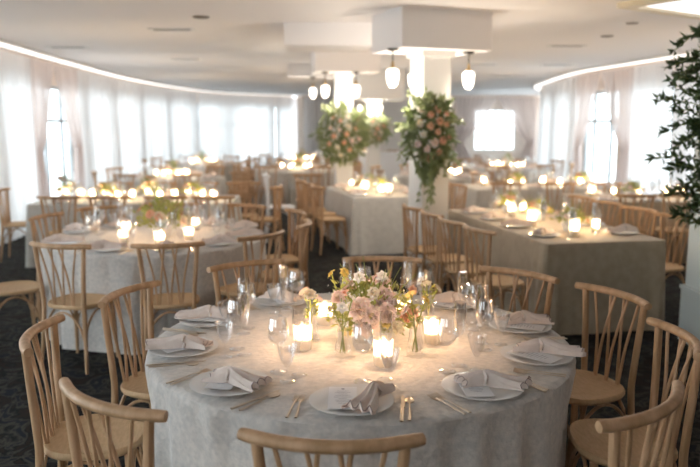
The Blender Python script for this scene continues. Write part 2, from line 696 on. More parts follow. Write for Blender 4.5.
def panel(a, b, ztop=2.76, amp=.045, folds=9, tie=None, m=SHEER, zt=1.25, gather=.22):
    """folded curtain from a to b; tie='a' or 'b' gathers it towards that end at height zt"""
    a, b = Vector(a), Vector(b)
    d = b - a
    L = d.length
    d.normalize()
    n = Vector((-d.y, d.x, 0))
    NX, NZ = folds * 8, 22
    vs = []
    ph = random.random() * 6
    for j in range(NZ + 1):
        z = .015 + (ztop - .015) * j / NZ
        if tie:
            if z > zt:
                g = ((z - zt) / (ztop - zt)) ** .75
            else:
                g = min(1, (zt - z) / zt) * .35
            wdt = gather + (1 - gather) * g
        else:
            wdt = 1
        for i in range(NX + 1):
            u = i / NX
            uu = u * wdt if tie != 'b' else 1 - (1 - u) * wdt
            off = amp * (math.sin(u * folds * 2 * PI + ph) + .35 * math.sin(u * folds * 4.7 * PI + ph * 2 + z * .6)) * (.75 + .25 * math.sin(z * 2))
            p = a + d * (uu * L) + n * off
            vs.append((p.x - a.x, p.y - a.y, z))
    fs = []
    for j in range(NZ):
        for i in range(NX):
            k0 = j * (NX + 1) + i
            fs.append((k0, k0 + 1, k0 + NX + 2, k0 + NX + 1))
    o = MB().add(vs, fs).build('sheer_curtain', m, loc=(a.x, a.y, 0))
    return o


ORD = ['nearest', 'second', 'third', 'fourth', 'fifth', 'sixth', 'seventh', 'eighth', 'ninth', 'tenth', 'eleventh', 'twelfth', 'thirteenth', 'fourteenth', 'fifteenth', 'sixteenth', 'seventeenth', 'eighteenth', 'nineteenth', 'twentieth']


def drape(path, wall, ys, tied):
    pts = resample(path, .05)
    for k in range(len(ys) - 1):
        seg = [p for p in pts if ys[k] <= p.y <= ys[k + 1] + .05]
        a, b = seg[0], seg[-1]
        if k in tied:
            o = panel(a, b, tie=tied[k], m=SHEERT, folds=7, amp=.04)
            lb = 'blush tied-back drape on the %s wall, %s one of the pair' % (wall, 'nearer' if tied[k] == 'a' else 'farther')
        else:
            o = panel(a, b, folds=max(4, int((b - a).length * 5.5)))
            lb = 'sheer curtain along the %s wall, %s panel from the near end' % (wall, ORD[k])
        tag(o, lb, 'curtain', 'curtains on the %s wall' % wall)


drape(LEFT, 'left', [4.6, 6.1, 7.5, 8.9, 10.3, 11.75, 12.95, 14.3, 15.9, 17.5, 19.1, 20.7, 22.3, 23.9, 25.3, 26.6, 27.6, 28.45], {5: 'a', 6: 'b'})
drape(RIGHT, 'right', [7.0, 8.4, 9.7, 11.0, 12.3, 13.55, 14.8, 16.1, 17.5, 18.9, 20.3, 21.7, 23.2], {5: 'a', 6: 'b'})
for a, b, t, lb in (((4.1, FY - .3, 0), (5.7, FY - .3, 0), 'a', 'tied-back drape at the left of the far wall window'),
                    ((5.7, FY - .3, 0), (7.2, FY - .3, 0), 'b', 'tied-back drape at the right of the far wall window'),
                    ((-1.8, FY - .3, 0), (-.4, FY - .3, 0), None, 'straight sheer at the left end of the far wall')):
    o = panel(a, b, tie=t, m=SHEERT if t else SHEER, zt=1.1)
    tag(o, lb, 'curtain', 'curtains on the far wall')


# ================================================================ CHAIRS
def rail_pt(t):
    return Vector((.235 * t, -.17 - .062 * (1 - t * t), .886))


def chair_parts():
    P = {}
    mb = MB()
    # seat: rounded trapezoid slab with a raised rim
    N = 36
    rings = []
    for s_, z in ((.90, .432), (.97, .437), (1.0, .447), (1.0, .456), (.975, .466), (.93, .467), (.88, .461), (.5, .457), (.02, .455)):
        ring = []
        for i in range(N):
            q = 2 * PI * i / N
            c, s2 = math.cos(q), math.sin(q)
            x = math.copysign(abs(c) ** .75, c) * (.205 + .012 * s2) * s_
            y = math.copysign(abs(s2) ** .75, s2) * .195 * s_
            ring.append((x, y, z))
        rings.append(ring)
    vs = [p for r in rings for p in r]
    fs = []
    for j in range(len(rings) - 1):
        for i in range(N):
            i2 = (i + 1) % N
            fs.append((j * N + i, j * N + i2, (j + 1) * N + i2, (j + 1) * N + i))
    fs.append(tuple(range(N - 1, -1, -1)))
    mb.add(vs, fs)
    P['seat'] = [(mb, SEAT)]
    mb = MB()
    mb.tube([rail_pt(-1.03 + 2.06 * i / 20) for i in range(21)], [.0175] + [.0195] * 19 + [.0175], 10, flat=.95)
    P['top_rail'] = [(mb, WOOD)]
    P['back_post'] = []
    for sg in (-1, 1):
        mb = MB()
        pts = spline([(sg * .196, -.190, .882), (sg * .180, -.185, .72), (sg * .166, -.178, .55), (sg * .162, -.176, .44), (sg * .172, -.19, .22), (sg * .186, -.215, 0)], 4)
        mb.tube(pts, [.016] * 12 + [.0165] * 4 + [.015 - .0012 * q for q in range(len(pts) - 16)], 9)
        P['back_post'].append((mb, WOOD))
    P['spindle'] = []
    for sg, off in ((-1, 0.004), (1, -.005)):
        for tu, bu in ((-.62, -.50), (-.25, -.03), (.12, .42)):
            tp = rail_pt(-sg * tu)
            tp.z -= .012
            mid = Vector((-sg * .185 * (tu * .45 + bu * .55) * 1.0, -.190 + off, .66))
            bt = Vector((-sg * .165 * bu, -.170 + off * .6, .458))
            mb = MB()
            mb.tube(spline([tp, mid, bt], 4), .0072, 6)
            P['spindle'].append((mb, WOOD))
    P['leg'] = []
    for sg in (-1, 1):
        mb = MB()
        mb.tube([(sg * .155, .150, .44), (sg * .160, .155, .33), (sg * .166, .162, .2), (sg * .174, .17, 0)], [.016, .0175, .0155, .011], 9)
        P['leg'].append((mb, WOOD))
    P['bentwood_brace'] = []
    C4 = [(-.165, -.185), (.165, -.185), (.160, .157), (-.160, .157)]
    for a, b in ((0, 1), (1, 2), (2, 3), (3, 0)):
        A, B = Vector((*C4[a], 0)), Vector((*C4[b], 0))
        pts = []
        for i in range(13):
            q = i / 12
            z = .20 + .215 * (math.sin(q * PI) ** .55)
            pts.append(A + (B - A) * q + Vector((0, 0, z)))
        mb = MB()
        mb.tube(pts, .0085, 6)
        P['bentwood_brace'].append((mb, WOOD))
    return P


CP = chair_parts()
CH = empty('dining_chair')
for nm, lst in CP.items():
    for mb, m in lst:
        mb.build(nm, m, CH)
# small-in-the-photo version without separate parts, same shape
far = MB()
for nm, lst in CP.items():
    for mb, m in lst:
        far.add(mb.v, mb.f)
CHF = far.build('dining_chair', WOOD)


def chair(x, y, face, label, group, proto=None):
    """x, y: middle of the line joining the rail's ends; face in degrees"""
    a = R(face)
    return place(proto or CH, (x + .17 * math.cos(a), y + .17 * math.sin(a), 0), a - PI / 2, label, 'chair', group)


# ================================================================ TABLES


def round_cloth(cx, cy, Rr, ends, m, seed, H=.76, drop_amp=.042, nf=26):
    rnd = random.Random(seed)
    ph = [rnd.random() * 6.28 for _ in range(4)]
    N = 420
    vs = []
    fs = []
    rad = [.001, .3, .6, .8, Rr - .03, Rr - .012, Rr - .002]
    zz = [H] * 5 + [H - .003, H - .012]
    zs = [H - .04, H - .08, H - .14, H - .2, H - .27, H - .34, H - .42, H - .5, H - .58, H - .66, H - .72, .004]
    rows = [(r, z, 0) for r, z in zip(rad, zz)] + [(Rr, z, 1) for z in zs]
    for r, z, dr in rows:
        for i in range(N):
            q = 2 * PI * i / N
            rr = r
            if dr:
                k = (H - z) / H
                fo = math.sin(q * nf + ph[0] + 1.3 * math.sin(q * 5 + ph[1])) + .5 * math.sin(q * (nf * 1.63 // 1) + ph[2] + 1.1 * math.sin(3 * q))
                rr = Rr + .012 * k + drop_amp * (k ** .7) * fo * .85 - .01 * k
                for (ea, eo) in ends:
                    d = (q - ea + PI) % (2 * PI) - PI
                    tang = abs(math.sin(d)) * Rr
                    if abs(d) < 1 and z < .72:
                        wgt = max(0, min(1, (.34 - tang) / .1)) * max(0, min(1, (.72 - z) / .18))
                        lim = (eo - .012) / max(.5, math.cos(d))
                        if rr > lim:
                            rr += (lim - rr) * wgt
            vs.append((rr * math.cos(q), rr * math.sin(q), z))
    for j in range(len(rows) - 1):
        for i in range(N):
            i2 = (i + 1) % N
            fs.append(((j + 1) * N + i, (j + 1) * N + i2, j * N + i2, j * N + i))
    fs.append(tuple(range(N)))
    o = MB().add(vs, fs).build('tablecloth', m, loc=(cx, cy, 0))
    return o


def rect_cloth(cx, cy, L, W, ang, m, seed, H=.76):
    rnd = random.Random(seed)
    per = []
    rc = .03
    step = .02
    for (sx, sy, a0) in ((1, 1, 0), (-1, 1, 90), (-1, -1, 180), (1, -1, 270)):
        for q in range(0, 91, 6):
            a = R(a0 + q)
            per.append((sx * (L / 2 - rc) + rc * math.cos(a), sy * (W / 2 - rc) + rc * math.sin(a), math.cos(a), math.sin(a), 1 - abs(q - 45) / 90.0))
        # straight part to the next corner
        nx = {0: (-1, 1), 90: (-1, -1), 180: (1, -1), 270: (1, 1)}[a0]
        a = R(a0 + 90)
        p0 = (sx * (L / 2 - rc) + rc * math.cos(a), sy * (W / 2 - rc) + rc * math.sin(a))
        p1 = (nx[0] * (L / 2 - rc) + rc * math.cos(a), nx[1] * (W / 2 - rc) + rc * math.sin(a))
        D = math.dist(p0, p1)
        n = int(D / step)
        for i in range(1, n):
            t = i / n
            e = min(t, 1 - t) * D
            per.append((p0[0] + (p1[0] - p0[0]) * t, p0[1] + (p1[1] - p0[1]) * t, math.cos(a), math.sin(a), max(0, .5 - e / .5)))
    ph = rnd.random() * 6
    N = len(per)
    arc = [0]
    for i in range(1, N):
        arc.append(arc[-1] + math.dist(per[i][:2], per[i - 1][:2]))
    vs = []
    rows = [(-.03, H), (-.012, H), (-.003, H - .003), (0, H - .012)] + [(1, H - v) for v in (.05, .12, .2, .3, .4, .5, .6, .7)] + [(1, .004)]
    for o_, z in rows:
        for i, (x, y, nx_, ny_, c) in enumerate(per):
            if o_ <= 0:
                off = o_
            else:
                k = (H - z) / H
                base = math.sin(arc[i] * 13 + ph + math.sin(arc[i] * 3)) * .010 * k
                cor = c * k * (.05 + .045 * math.sin(arc[i] * 42 + ph))
                off = .004 + base + cor + .015 * k
            vs.append((x + nx_ * off, y + ny_ * off, z))
    fs = []
    for j in range(len(rows) - 1):
        for i in range(N):
            i2 = (i + 1) % N
            fs.append(((j + 1) * N + i, (j + 1) * N + i2, j * N + i2, j * N + i))
    fs.append(tuple(range(N)))
    o = MB().add(vs, fs).build('tablecloth', m, loc=(cx, cy, 0))
    o.rotation_euler = (0, 0, ang)
    return o


RT = empty('banquet_table')
MB().lathe([(.001, .725), (.885, .725), (.885, .752), (.001, .752)], 48).build('tabletop', WOOD, RT)
for q in range(4):
    a = PI / 4 + q * PI / 2
    MB().tube([(.5 * math.cos(a), .5 * math.sin(a), .725), (.55 * math.cos(a), .55 * math.sin(a), 0)], .02, 8).build('leg', BLACKM, RT)
LT = empty('banquet_table')
MB().box(0, 0, .7385, 2.38, 1.0, .027).build('tabletop', WOOD, LT, smooth=False)
for sx in (-1, 1):
    for sy in (-1, 1):
        MB().tube([(sx * 1.0, sy * .40, .725), (sx * 1.05, sy * .42, 0)], .02, 8).build('leg', BLACKM, LT)

# ---------------------------------------------------------------- tableware prototypes
TH = .7605


def mk(name, mb, m):
    return mb.build(name, m)


mb = MB()
mb.lathe([(.001, .004), (.085, .003), (.09, 0), (.095, .003), (.142, .017), (.145, .019), (.142, .020), (.095, .008), (.001, .008)], 40)
PLT = mk('dinner_plate', mb, PLATE)


def napkin(seed, W_=.12, L_=.27, arch=.035):
    """a soft linen napkin pinched in its middle, both ends fanning out in folds"""
    rnd = random.Random(seed)
    NU, NV = 30, 34
    vs = []
    ph = rnd.random() * 6
    for lay in (0, 1):
        for i in range(NU + 1):
            u = i / NU
            t = (u - .36) / (.64 if u > .36 else .36)      # -1 small end, 0 knot, 1 fanned end
            fan = .26 + (.74 if t > 0 else .50) * abs(t) ** .85
            for j in range(NV + 1):
                v = j / NV * 2 - 1
                amp = .004 + .011 * abs(t)
                pl = math.sin(v * 10.5 + ph + .5 * math.sin(t * 3 + ph))
                x = v * W_ / 2 * fan + .004 * math.sin(t * 6 + ph) * abs(t)
                y = (u - .5) * L_ + (.010 * math.cos(v * 10.5 + ph) + .016 * math.cos(v * 2.2 + ph)) * abs(t) ** 2 * (1 if t > 0 else -1) - .02 * v * v * max(0, t)
                crown = max(0, 1 - v * v) ** .35
                z = .008 + crown * (.034 * math.exp(-(t * 2.2) ** 2) + .012 + (.014 * math.sin(min(1, abs(t)) * PI) if t < 0 else .010 * (1 - t))) + amp * pl * crown
                if lay:
                    z = max(.001, z - .012)
                    z = .001 + (z - .001) * .25
                vs.append((x, y, max(.0005 if lay else .004, z)))
    fs = []
    M = (NU + 1) * (NV + 1)
    for i in range(NU):
        for j in range(NV):
            a = i * (NV + 1) + j
            fs.append((a, a + NV + 1, a + NV + 2, a + 1))
            fs.append((M + a, M + a + 1, M + a + NV + 2, M + a + NV + 1))
    for i in range(NU):
        for j in (0, NV):
            a = i * (NV + 1) + j
            fs.append((a, a + NV + 1, M + a + NV + 1, M + a) if j else (M + a, M + a + NV + 1, a + NV + 1, a))
    for j in range(NV):
        for i in (0, NU):
            a = i * (NV + 1) + j
            fs.append((a, a + 1, M + a + 1, M + a))
    root = empty('napkin')
    MB().add(vs, fs).build('cloth', NAP, root)
    # dark stitched edges on the two fanned ends
    for i in (0, NU):
        e = MB()
        e.tube([Vector(vs[i * (NV + 1) + j]) + Vector((0, 0, .001)) for j in range(2, NV - 1, 2)], .0013, 5)
        e.build('edging', NAPE, root)
    # knot band
    kn = MB()
    yk = (.36 - .5) * L_
    kn.tube([(.026 * math.cos(q * PI / 8), yk + .004 * math.sin(q * 1.3), .028 + .026 * math.sin(q * PI / 8)) for q in range(17)], .007, 7, cap=False)
    kn.build('knot', NAP, root)
    return root


NAPS = [napkin(3), napkin(11, .14, .25), napkin(19, .11, .29)]
mb = MB()
mb.box(0, 0, .0008, .098, .20, .0016)
MC = empty('menu_card')
mb.build('card', CARD, MC, smooth=False)
mb = MB()
mb.lathe([(.001, 0), (.006, 0), (.006, .0004), (.001, .0004)], 12, (0, .078, .0017))
for q in range(9):
    wd = (.04, .055, .03, .05, .06, .028, .05, .045, .03)[q]
    mb.box(0, .058 - q * .014, .0018, wd, .0018, .0004)
mb.build('printed_lines', INK, MC, smooth=False)


def fork_mb(L=.19):
    mb = MB()
    mb.tube([(0, -L / 2, .003), (0, -L / 6, .004), (0, .02, .006), (0, .045, .004)], [.006, .0042, .0028, .004], 7, flat=.4)
    mb.tube([(0, .04, .004), (0, .05, .003), (0, .062, .003)], [.005, .0105, .0115], 8, flat=.25)
    for q in range(4):
        x = -.0085 + q * .00567
        mb.tube([(x, .058, .003), (x * 1.02, .078, .004), (x, .098, .007)], [.002, .0018, .001], 5)
    return mb


FORK = fork_mb().build('fork', METAL)
mb = MB()
mb.tube([(0, -.11, .004), (0, -.04, .005), (0, .01, .004)], [.007, .006, .005], 7, flat=.5)
vs = []
for z in (.0025, .0045):
    vs += [(-.006, .005, z), (.007, .005, z), (.010, .06, z), (.007, .10, z), (-.003, .122, z), (-.006, .10, z)]
mb.add(vs, [(5, 4, 3, 2, 1, 0), (6, 7, 8, 9, 10, 11)] + [(i, (i + 1) % 6, 6 + (i + 1) % 6, 6 + i) for i in range(6)])
KNIFE = mb.build('knife', METAL)
mb = MB()
mb.tube([(0, -.10, .003), (0, -.03, .004), (0, .03, .006), (0, .045, .005)], [.0065, .0042, .003, .004], 7, flat=.4)
mb.tube([(0, .04, .005), (0, .055, .004), (0, .07, .003), (0, .085, .004), (0, .093, .006)], [.004, .014, .017, .013, .004], 10, flat=.3)
SPOON = mb.build('spoon', METAL)


def stemglass(name, bowl, stem_h, foot=.034):
    mb = MB()
    pr = [(foot, 0), (foot, .0015), (.012, .004), (.004, .010), (.0033, stem_h * .5), (.0035, stem_h - .005)]
    pr += bowl
    mb.lathe(pr, 20)
    return mb.build(name, GLASS)


h = .11
WINE = stemglass('wine_glass', [(.012, h), (.030, h + .015), (.040, h + .035), (.0405, h + .055), (.036, h + .085), (.032, h + .105), (.031, h + .105), (.035, h + .085), (.0390, h + .055), (.0385, h + .036), (.028, h + .017), (.001, h + .005)], h)
h = .12
FLUTE = stemglass('champagne_flute', [(.008, h), (.018, h + .02), (.024, h + .055), (.025, h + .085), (.022, h + .14), (.021, h + .14), (.024, h + .085), (.023, h + .055), (.016, h + .022), (.001, h + .006)], h, .031)
h = .06
GOB = stemglass('cocktail_glass', [(.010, h), (.024, h + .025), (.036, h + .07), (.037, h + .085), (.036, h + .085), (.035, h + .07), (.023, h + .026), (.001, h + .006)], h, .028)
mb = MB()
mb.lathe([(.026, 0), (.030, .002), (.0325, .06), (.034, .125), (.0325, .125), (.031, .06), (.028, .008), (.001, .008)], 20)
TUMB = mb.build('highball_glass', GLASS)


def hurricane(power):
    root = empty('hurricane_candle')
    MB().lathe([(.036, 0), (.042, .004), (.043, .165), (.0415, .165), (.040, .010), (.001, .010)], 20).build('glass_holder', VOTIVE, root)
    MB().lathe([(.030, .011), (.032, .013), (.032, .072), (.010, .068), (.001, .068)], 16).build('candle', WAX, root)
    MB().lathe([(.0005, .073), (.005, .082), (.007, .092), (.005, .104), (.0004, .122)], 10).build('flame', FLAME, root)
    l = bpy.data.lights.new('candle_glow', 'POINT')
    l.energy = power
    l.color = (1, .70, .40)
    l.shadow_soft_size = .015
    lo = bpy.data.objects.new('candle_glow', l)
    C.objects.link(lo)
    lo.parent = root
    lo.location = (0, 0, .10)
    return root


def candle_proto(power, name='votive_candle'):
    root = empty(name)
    MB().lathe([(.030, 0), (.037, .004), (.040, .112), (.0385, .112), (.0355, .010), (.001, .010)], 20).build('glass_holder', VOTIVE, root)
    MB().lathe([(.001, .040), (.026, .041), (.027, .043), (.028, .058), (.010, .056), (.001, .056)], 16).build('floating_candle', WAX, root)
    MB().lathe([(.0005, .060), (.005, .068), (.007, .076), (.005, .088), (.0004, .100)], 10).build('flame', FLAME, root)
    l = bpy.data.lights.new('candle_glow', 'POINT')
    l.energy = power
    l.color = (1, .62, .34)
    l.shadow_soft_size = .012
    lo = bpy.data.objects.new('candle_glow', l)
    C.objects.link(lo)
    lo.parent = root
    lo.location = (0, 0, .080)
    return root


VOT = candle_proto(4.0)
VOTB = hurricane(4.5)


# ---------------------------------------------------------------- flowers
def leaf(mb, p, d, L, W_, rnd):
    d = d.normalized()
    s = d.cross(Vector((rnd.uniform(-1, 1), rnd.uniform(-1, 1), rnd.uniform(-1, 1))))
    if s.length < .1:
        s = d.cross(Vector((0, 0, 1)))
    s.normalize()
    n = d.cross(s)
    a = p + d * L * .45 + s * W_ / 2 + n * W_ * .2
    b = p + d * L * .45 - s * W_ / 2 + n * W_ * .2
    c = p + d * L * .45
    e = p + d * L - n * L * .12
    mb.add([p, a, c, b, e], [(0, 2, 1), (0, 3, 2), (2, 4, 1), (3, 4, 2)])


def bloom_mb(r, rnd, rings=4, per=7, open_=1.0):
    """layered cupped petals, axis +Z"""
    mb = MB()
    for k in range(rings):
        t = (k + .6) / rings
        lean = R(18 + 62 * t * open_)
        n = per + k
        for i in range(n):
            q = 2 * PI * (i + .5 * (k % 2)) / n + rnd.uniform(-.1, .1)
            rr = r * (.45 + .6 * t) * rnd.uniform(.92, 1.08)
            wd = r * (.30 + .30 * t)
            out = Vector((math.cos(q), math.sin(q), 0))
            tan = Vector((-math.sin(q), math.cos(q), 0))
            vs = []
            for a in range(4):
                s = a / 3
                l2 = lean * (.55 + .6 * s)
                c = out * (r * .08 + rr * s * math.sin(l2)) + Vector((0, 0, rr * s * math.cos(l2) * .8))
                w_ = wd * (math.sin(PI * min(1, .18 + s * .74)))
                for b in (-1, 0, 1):
                    vs.append(c + tan * w_ * b * .8 + (Vector((0, 0, .10 * r)) - out * .12 * r) * abs(b))
            fs = []
            for a in range(3):
                for b in range(2):
                    x = a * 3 + b
                    fs.append((x, x + 1, x + 4, x + 3))
            mb.add(vs, fs)
    return mb


def orient(mb, p, d):
    q = d.to_track_quat('Z', 'Y').to_matrix()
    out = MB()
    out.add([q @ Vector(v) + p for v in mb.v], mb.f)
    return out


_rb = random.Random(5)
BL = {}
for nm, m, rings, per in (('rose', PEACH, 4, 5), ('ranunculus', BLUSH, 5, 7), ('dahlia', BLUSH, 5, 9), ('cream_rose', CREAM, 4, 5), ('mauve_rose', MAUVE, 4, 6), ('yellow_bloom', YELLOW, 2, 6), ('white_blossom', WHITEP, 2, 5)):
    BL[nm] = bloom_mb(1.0, _rb, rings, per, 1.25 if nm in ('dahlia', 'yellow_bloom', 'white_blossom') else 1.0).mesh(nm, m)


def bloom(kind, p, d, r, parent, name=None):
    o = bpy.data.objects.new(name or {'cream_rose': 'rose', 'mauve_rose': 'rose', 'yellow_bloom': 'small_flower', 'white_blossom': 'small_flower'}.get(kind, kind), BL[kind])
    C.objects.link(o)
    o.parent = parent
    o.location = p
    o.rotation_euler = Vector(d).to_track_quat('Z', 'Y').to_euler()
    o.scale = (r, r, r)
    return o


def arrangement(seed, rad=.17, hgt=.20, nb=16, nl=420, big=.045, kinds=('dahlia', 'cream_rose', 'mauve_rose', 'ranunculus', 'rose', 'yellow_bloom', 'white_blossom'), leafm=None):
    rnd = random.Random(seed)
    root = empty('flower_arrangement')
    MB().lathe([(.04, 0), (.055, .005), (.065, .05), (.06, .07), (.055, .07), (.055, .02), (.001, .02)], 20).build('bowl', CARD, root)
    mb = MB()
    st = MB()
    for i in range(nl):
        a = rnd.random() * 2 * PI
        e = rnd.uniform(.05, 1.45)
        k = rnd.uniform(.35, 1.0)
        p = Vector((math.cos(a) * math.cos(e) * rad * k, math.sin(a) * math.cos(e) * rad * k, .06 + math.sin(e) * (hgt - .06) * k))
        d = Vector((math.cos(a) * math.cos(e), math.sin(a) * math.cos(e), math.sin(e) + rnd.uniform(-.3, .5)))
        leaf(mb, p, d + Vector((rnd.uniform(-.6, .6), rnd.uniform(-.6, .6), 0)), rnd.uniform(.025, .05), rnd.uniform(.010, .02), rnd)
    mb.build('foliage', leafm or LEAFY, root)
    for i in range(14):
        a = rnd.random() * 2 * PI
        e = rnd.uniform(.3, 1.4)
        L = rnd.uniform(1.0, 1.35)
        top = Vector((math.cos(a) * math.cos(e) * rad * L, math.sin(a) * math.cos(e) * rad * L, .05 + math.sin(e) * hgt * L))
        st.tube([(0, 0, .05), top * .5 + Vector((0, 0, .05)), top], .0013, 4)
    st.build('stems', STEM, root)
    for i in range(nb):
        kd = kinds[i % len(kinds)]
        a = i * 2.4 + rnd.uniform(-.3, .3)
        e = R(15 + 65 * ((i * .618) % 1))
        d = Vector((math.cos(a) * math.cos(e), math.sin(a) * math.cos(e), math.sin(e)))
        p = Vector((d.x * rad * .95, d.y * rad * .95, .05 + d.z * (hgt - .05)))
        r = big * {'dahlia': 1.15, 'yellow_bloom': .4, 'white_blossom': .38, 'mauve_rose': .95}.get(kd, .75) * rnd.uniform(.9, 1.1)
        bloom(kd, p, d, r, root)
    return root


def filler(root, seed, n, rad, z0, z1, m, name='small_blossoms', r=.006):
    rnd = random.Random(seed)
    mb = MB()
    for i in range(n):
        a = rnd.random() * 6.28
        k = rnd.uniform(.5, 1) * rad
        p = Vector((k * math.cos(a), k * math.sin(a), rnd.uniform(z0, z1)))
        b = bloom_mb(r, rnd, 1, 5, 1.2)
        o = orient(b, p, Vector((math.cos(a), math.sin(a), rnd.uniform(0, 1.5))))
        mb.add(o.v, o.f)
    ob = mb.build(name, m, root)
    ob['kind'] = 'stuff'


def bud_vase(seed, kind, h_=.16):
    rnd = random.Random(seed)
    root = empty('bud_vase')
    MB().lathe([(.024, 0), (.028, .004), (.028, .02), (.020, .06), (.019, .11), (.0215, .115), (.018, .11), (.019, .06), (.026, .02), (.001, .006)], 18).build('glass_vase', GLASS, root)
    n = 3
    for i in range(n):
        a = i * 2.1 + rnd.random()
        top = Vector((.03 * math.cos(a), .03 * math.sin(a), h_ + rnd.uniform(-.02, .03)))
        MB().tube([(.008 * math.cos(a + 3), .008 * math.sin(a + 3), .008), (.004 * math.cos(a), .004 * math.sin(a), .09), top], .0022, 5).build('stem', STEM, root)
        bloom(kind[i % len(kind)], top, Vector((math.cos(a), math.sin(a), .8)), .022, root)
    mb = MB()
    for i in range(26):
        a = rnd.random() * 6.28
        z = rnd.uniform(.08, h_)
        p = Vector((.008 * math.cos(a), .008 * math.sin(a), z))
        leaf(mb, p, Vector((math.cos(a), math.sin(a), .5)), rnd.uniform(.02, .035), .011, rnd)
    mb.build('leaves', LEAFY, root)
    return root


# ================================================================ SET ONE ROUND TABLE
def polar(cx, cy, r, deg, tang=0.0):
    a = R(deg)
    return (cx + r * math.cos(a) - tang * math.sin(a), cy + r * math.sin(a) + tang * math.cos(a))


FX, FY_ = .045, 3.1
SEATS = [-93, -129, -167, 160, 122, 84, 50, 12, -21, -56]
WHERE = ['front centre seat, nearest table', 'front left seat, nearest table', 'left seat, nearest table',
         'rear left seat, nearest table', 'rear seat left of flowers, nearest table', 'seat hidden by flowers, nearest table',
         'rear seat right of flowers, nearest table', 'right rear seat, nearest table', 'rightmost seat, nearest table', 'front right seat, nearest table']
CHAIRS = [(-.05, 1.80, 86, 'pale wooden chair cut off at the bottom centre, its back to the camera'),
          (-.72, 2.07, 55, 'pale wooden chair at the front left corner with rail sloping right'),
          (-1.20, 2.75, 8, 'pale wooden chair at the left edge of the nearest table, seen from the side'),
          (-1.07, 3.44, -17, 'pale wooden chair behind the left side of the nearest table'),
          (-.60, 4.14, -58, 'pale wooden chair behind the nearest table, left of the flowers'),
          (.20, 4.30, -94, 'pale wooden chair directly behind the centrepiece of the nearest table'),
          (.92, 3.88, -134, 'pale wooden chair behind the nearest table, right of the flowers'),
          (1.26, 3.40, -157, 'pale wooden chair at right showing its whole crossed-spindle back'),
          (1.25, 2.70, -183, 'pale wooden chair at the right edge, seen from the side'),
          (.86, 2.02, 132, 'pale wooden chair at the bottom right corner, back to the camera')]
ends = []
for i, (x, y, fc, lb) in enumerate(CHAIRS):
    chair(x, y, fc, lb, 'chairs around the nearest round table')
    a = R(fc)
    sx, sy = x + .17 * math.cos(a), y + .17 * math.sin(a)
    ends.append((math.atan2(sy - FY_, sx - FX), math.dist((sx, sy), (FX, FY_)) - .21))
place(RT, (FX, FY_, 0), 0, 'round banquet table under the blue-grey velvet cloth nearest the camera', 'table')
tag(round_cloth(FX, FY_, .92, ends, CLOTH, 1), 'blue-grey mottled velvet cloth draped to the floor over the nearest round table', 'tablecloth')
NROT = [-35, -62, -75, 95, 60, 20, -60, -90, -80, -85]
for i, dg in enumerate(SEATS):
    wp = WHERE[i]
    pr = .765
    px, py = polar(FX, FY_, pr, dg)
    a = R(dg)
    out = a + PI / 2   # local +Y points to the table centre
    place(PLT, (px, py, TH), out, 'white dinner plate, ' + wp, 'plate', 'plates on the nearest table')
    # card lies on the plate, napkin across card
    side = -1 if i in (0, 5, 8, 9, 7) else 1
    cx_, cy_ = polar(FX, FY_, pr - .005, dg, [-.03, -.025, 0, 0, 0, 0, 0, -.03, -.03, -.035][i])
    card_rot = out + R([3, 30, 25, 10, -10, 0, 5, -38, -25, -30][i])
    place(MC, (cx_, cy_, TH + .0205), card_rot, 'white printed menu card on plate, ' + wp, 'menu card', 'menu cards on the nearest table')
    nx, ny = polar(FX, FY_, pr + [.02, .0, .03, .04, 0, 0, -.02, .05, .05, .03][i], dg, [.065, .04, .02, -.01, .0, 0, .02, .02, .03, .03][i])
    nr = [out + R(160), out - R(75), out + R(165), out + R(200), out + R(30), out, out - R(70), out + R(175), out + R(190), out - R(130)][i]
    place(NAPS[i % 3 if i else 1], (nx, ny, TH + .0225), nr, 'dark-edged blush linen napkin on plate, ' + wp, 'napkin', 'napkins on the nearest table', .88)
    for q, tg in enumerate((.175, .198)):
        x, y = polar(FX, FY_, .80, dg, -tg if False else -tg)
        place(FORK, (x, y, TH), out + R(random.uniform(-4, 4)), ('inner' if q == 0 else 'outer') + ' champagne metal fork, ' + wp, 'fork', 'forks on the nearest table')
    x, y = polar(FX, FY_, .80, dg, .172)
    place(KNIFE, (x, y, TH), out + R(random.uniform(-3, 3)), 'champagne metal knife, ' + wp, 'knife', 'knives on the nearest table')
    x, y = polar(FX, FY_, .80, dg, .196)
    place(SPOON, (x, y, TH), out + R(random.uniform(-3, 3)), 'champagne metal spoon, ' + wp, 'spoon', 'spoons on the nearest table')
    for pt, rr, tg, nm in ((WINE, .545, .03, 'wine glass'), (FLUTE, .52, .115, 'champagne flute'), (GOB, .60, .13, 'small stemmed glass'), (TUMB, .60, .055, 'highball glass')):
        if nm == 'highball glass' and i not in (3, 4, 6, 7):
            continue
        x, y = polar(FX, FY_, rr, dg, tg)
        place(pt, (x, y, TH), random.random() * 6, 'clear ' + nm + ', ' + wp, 'glass', 'glasses on the nearest table')

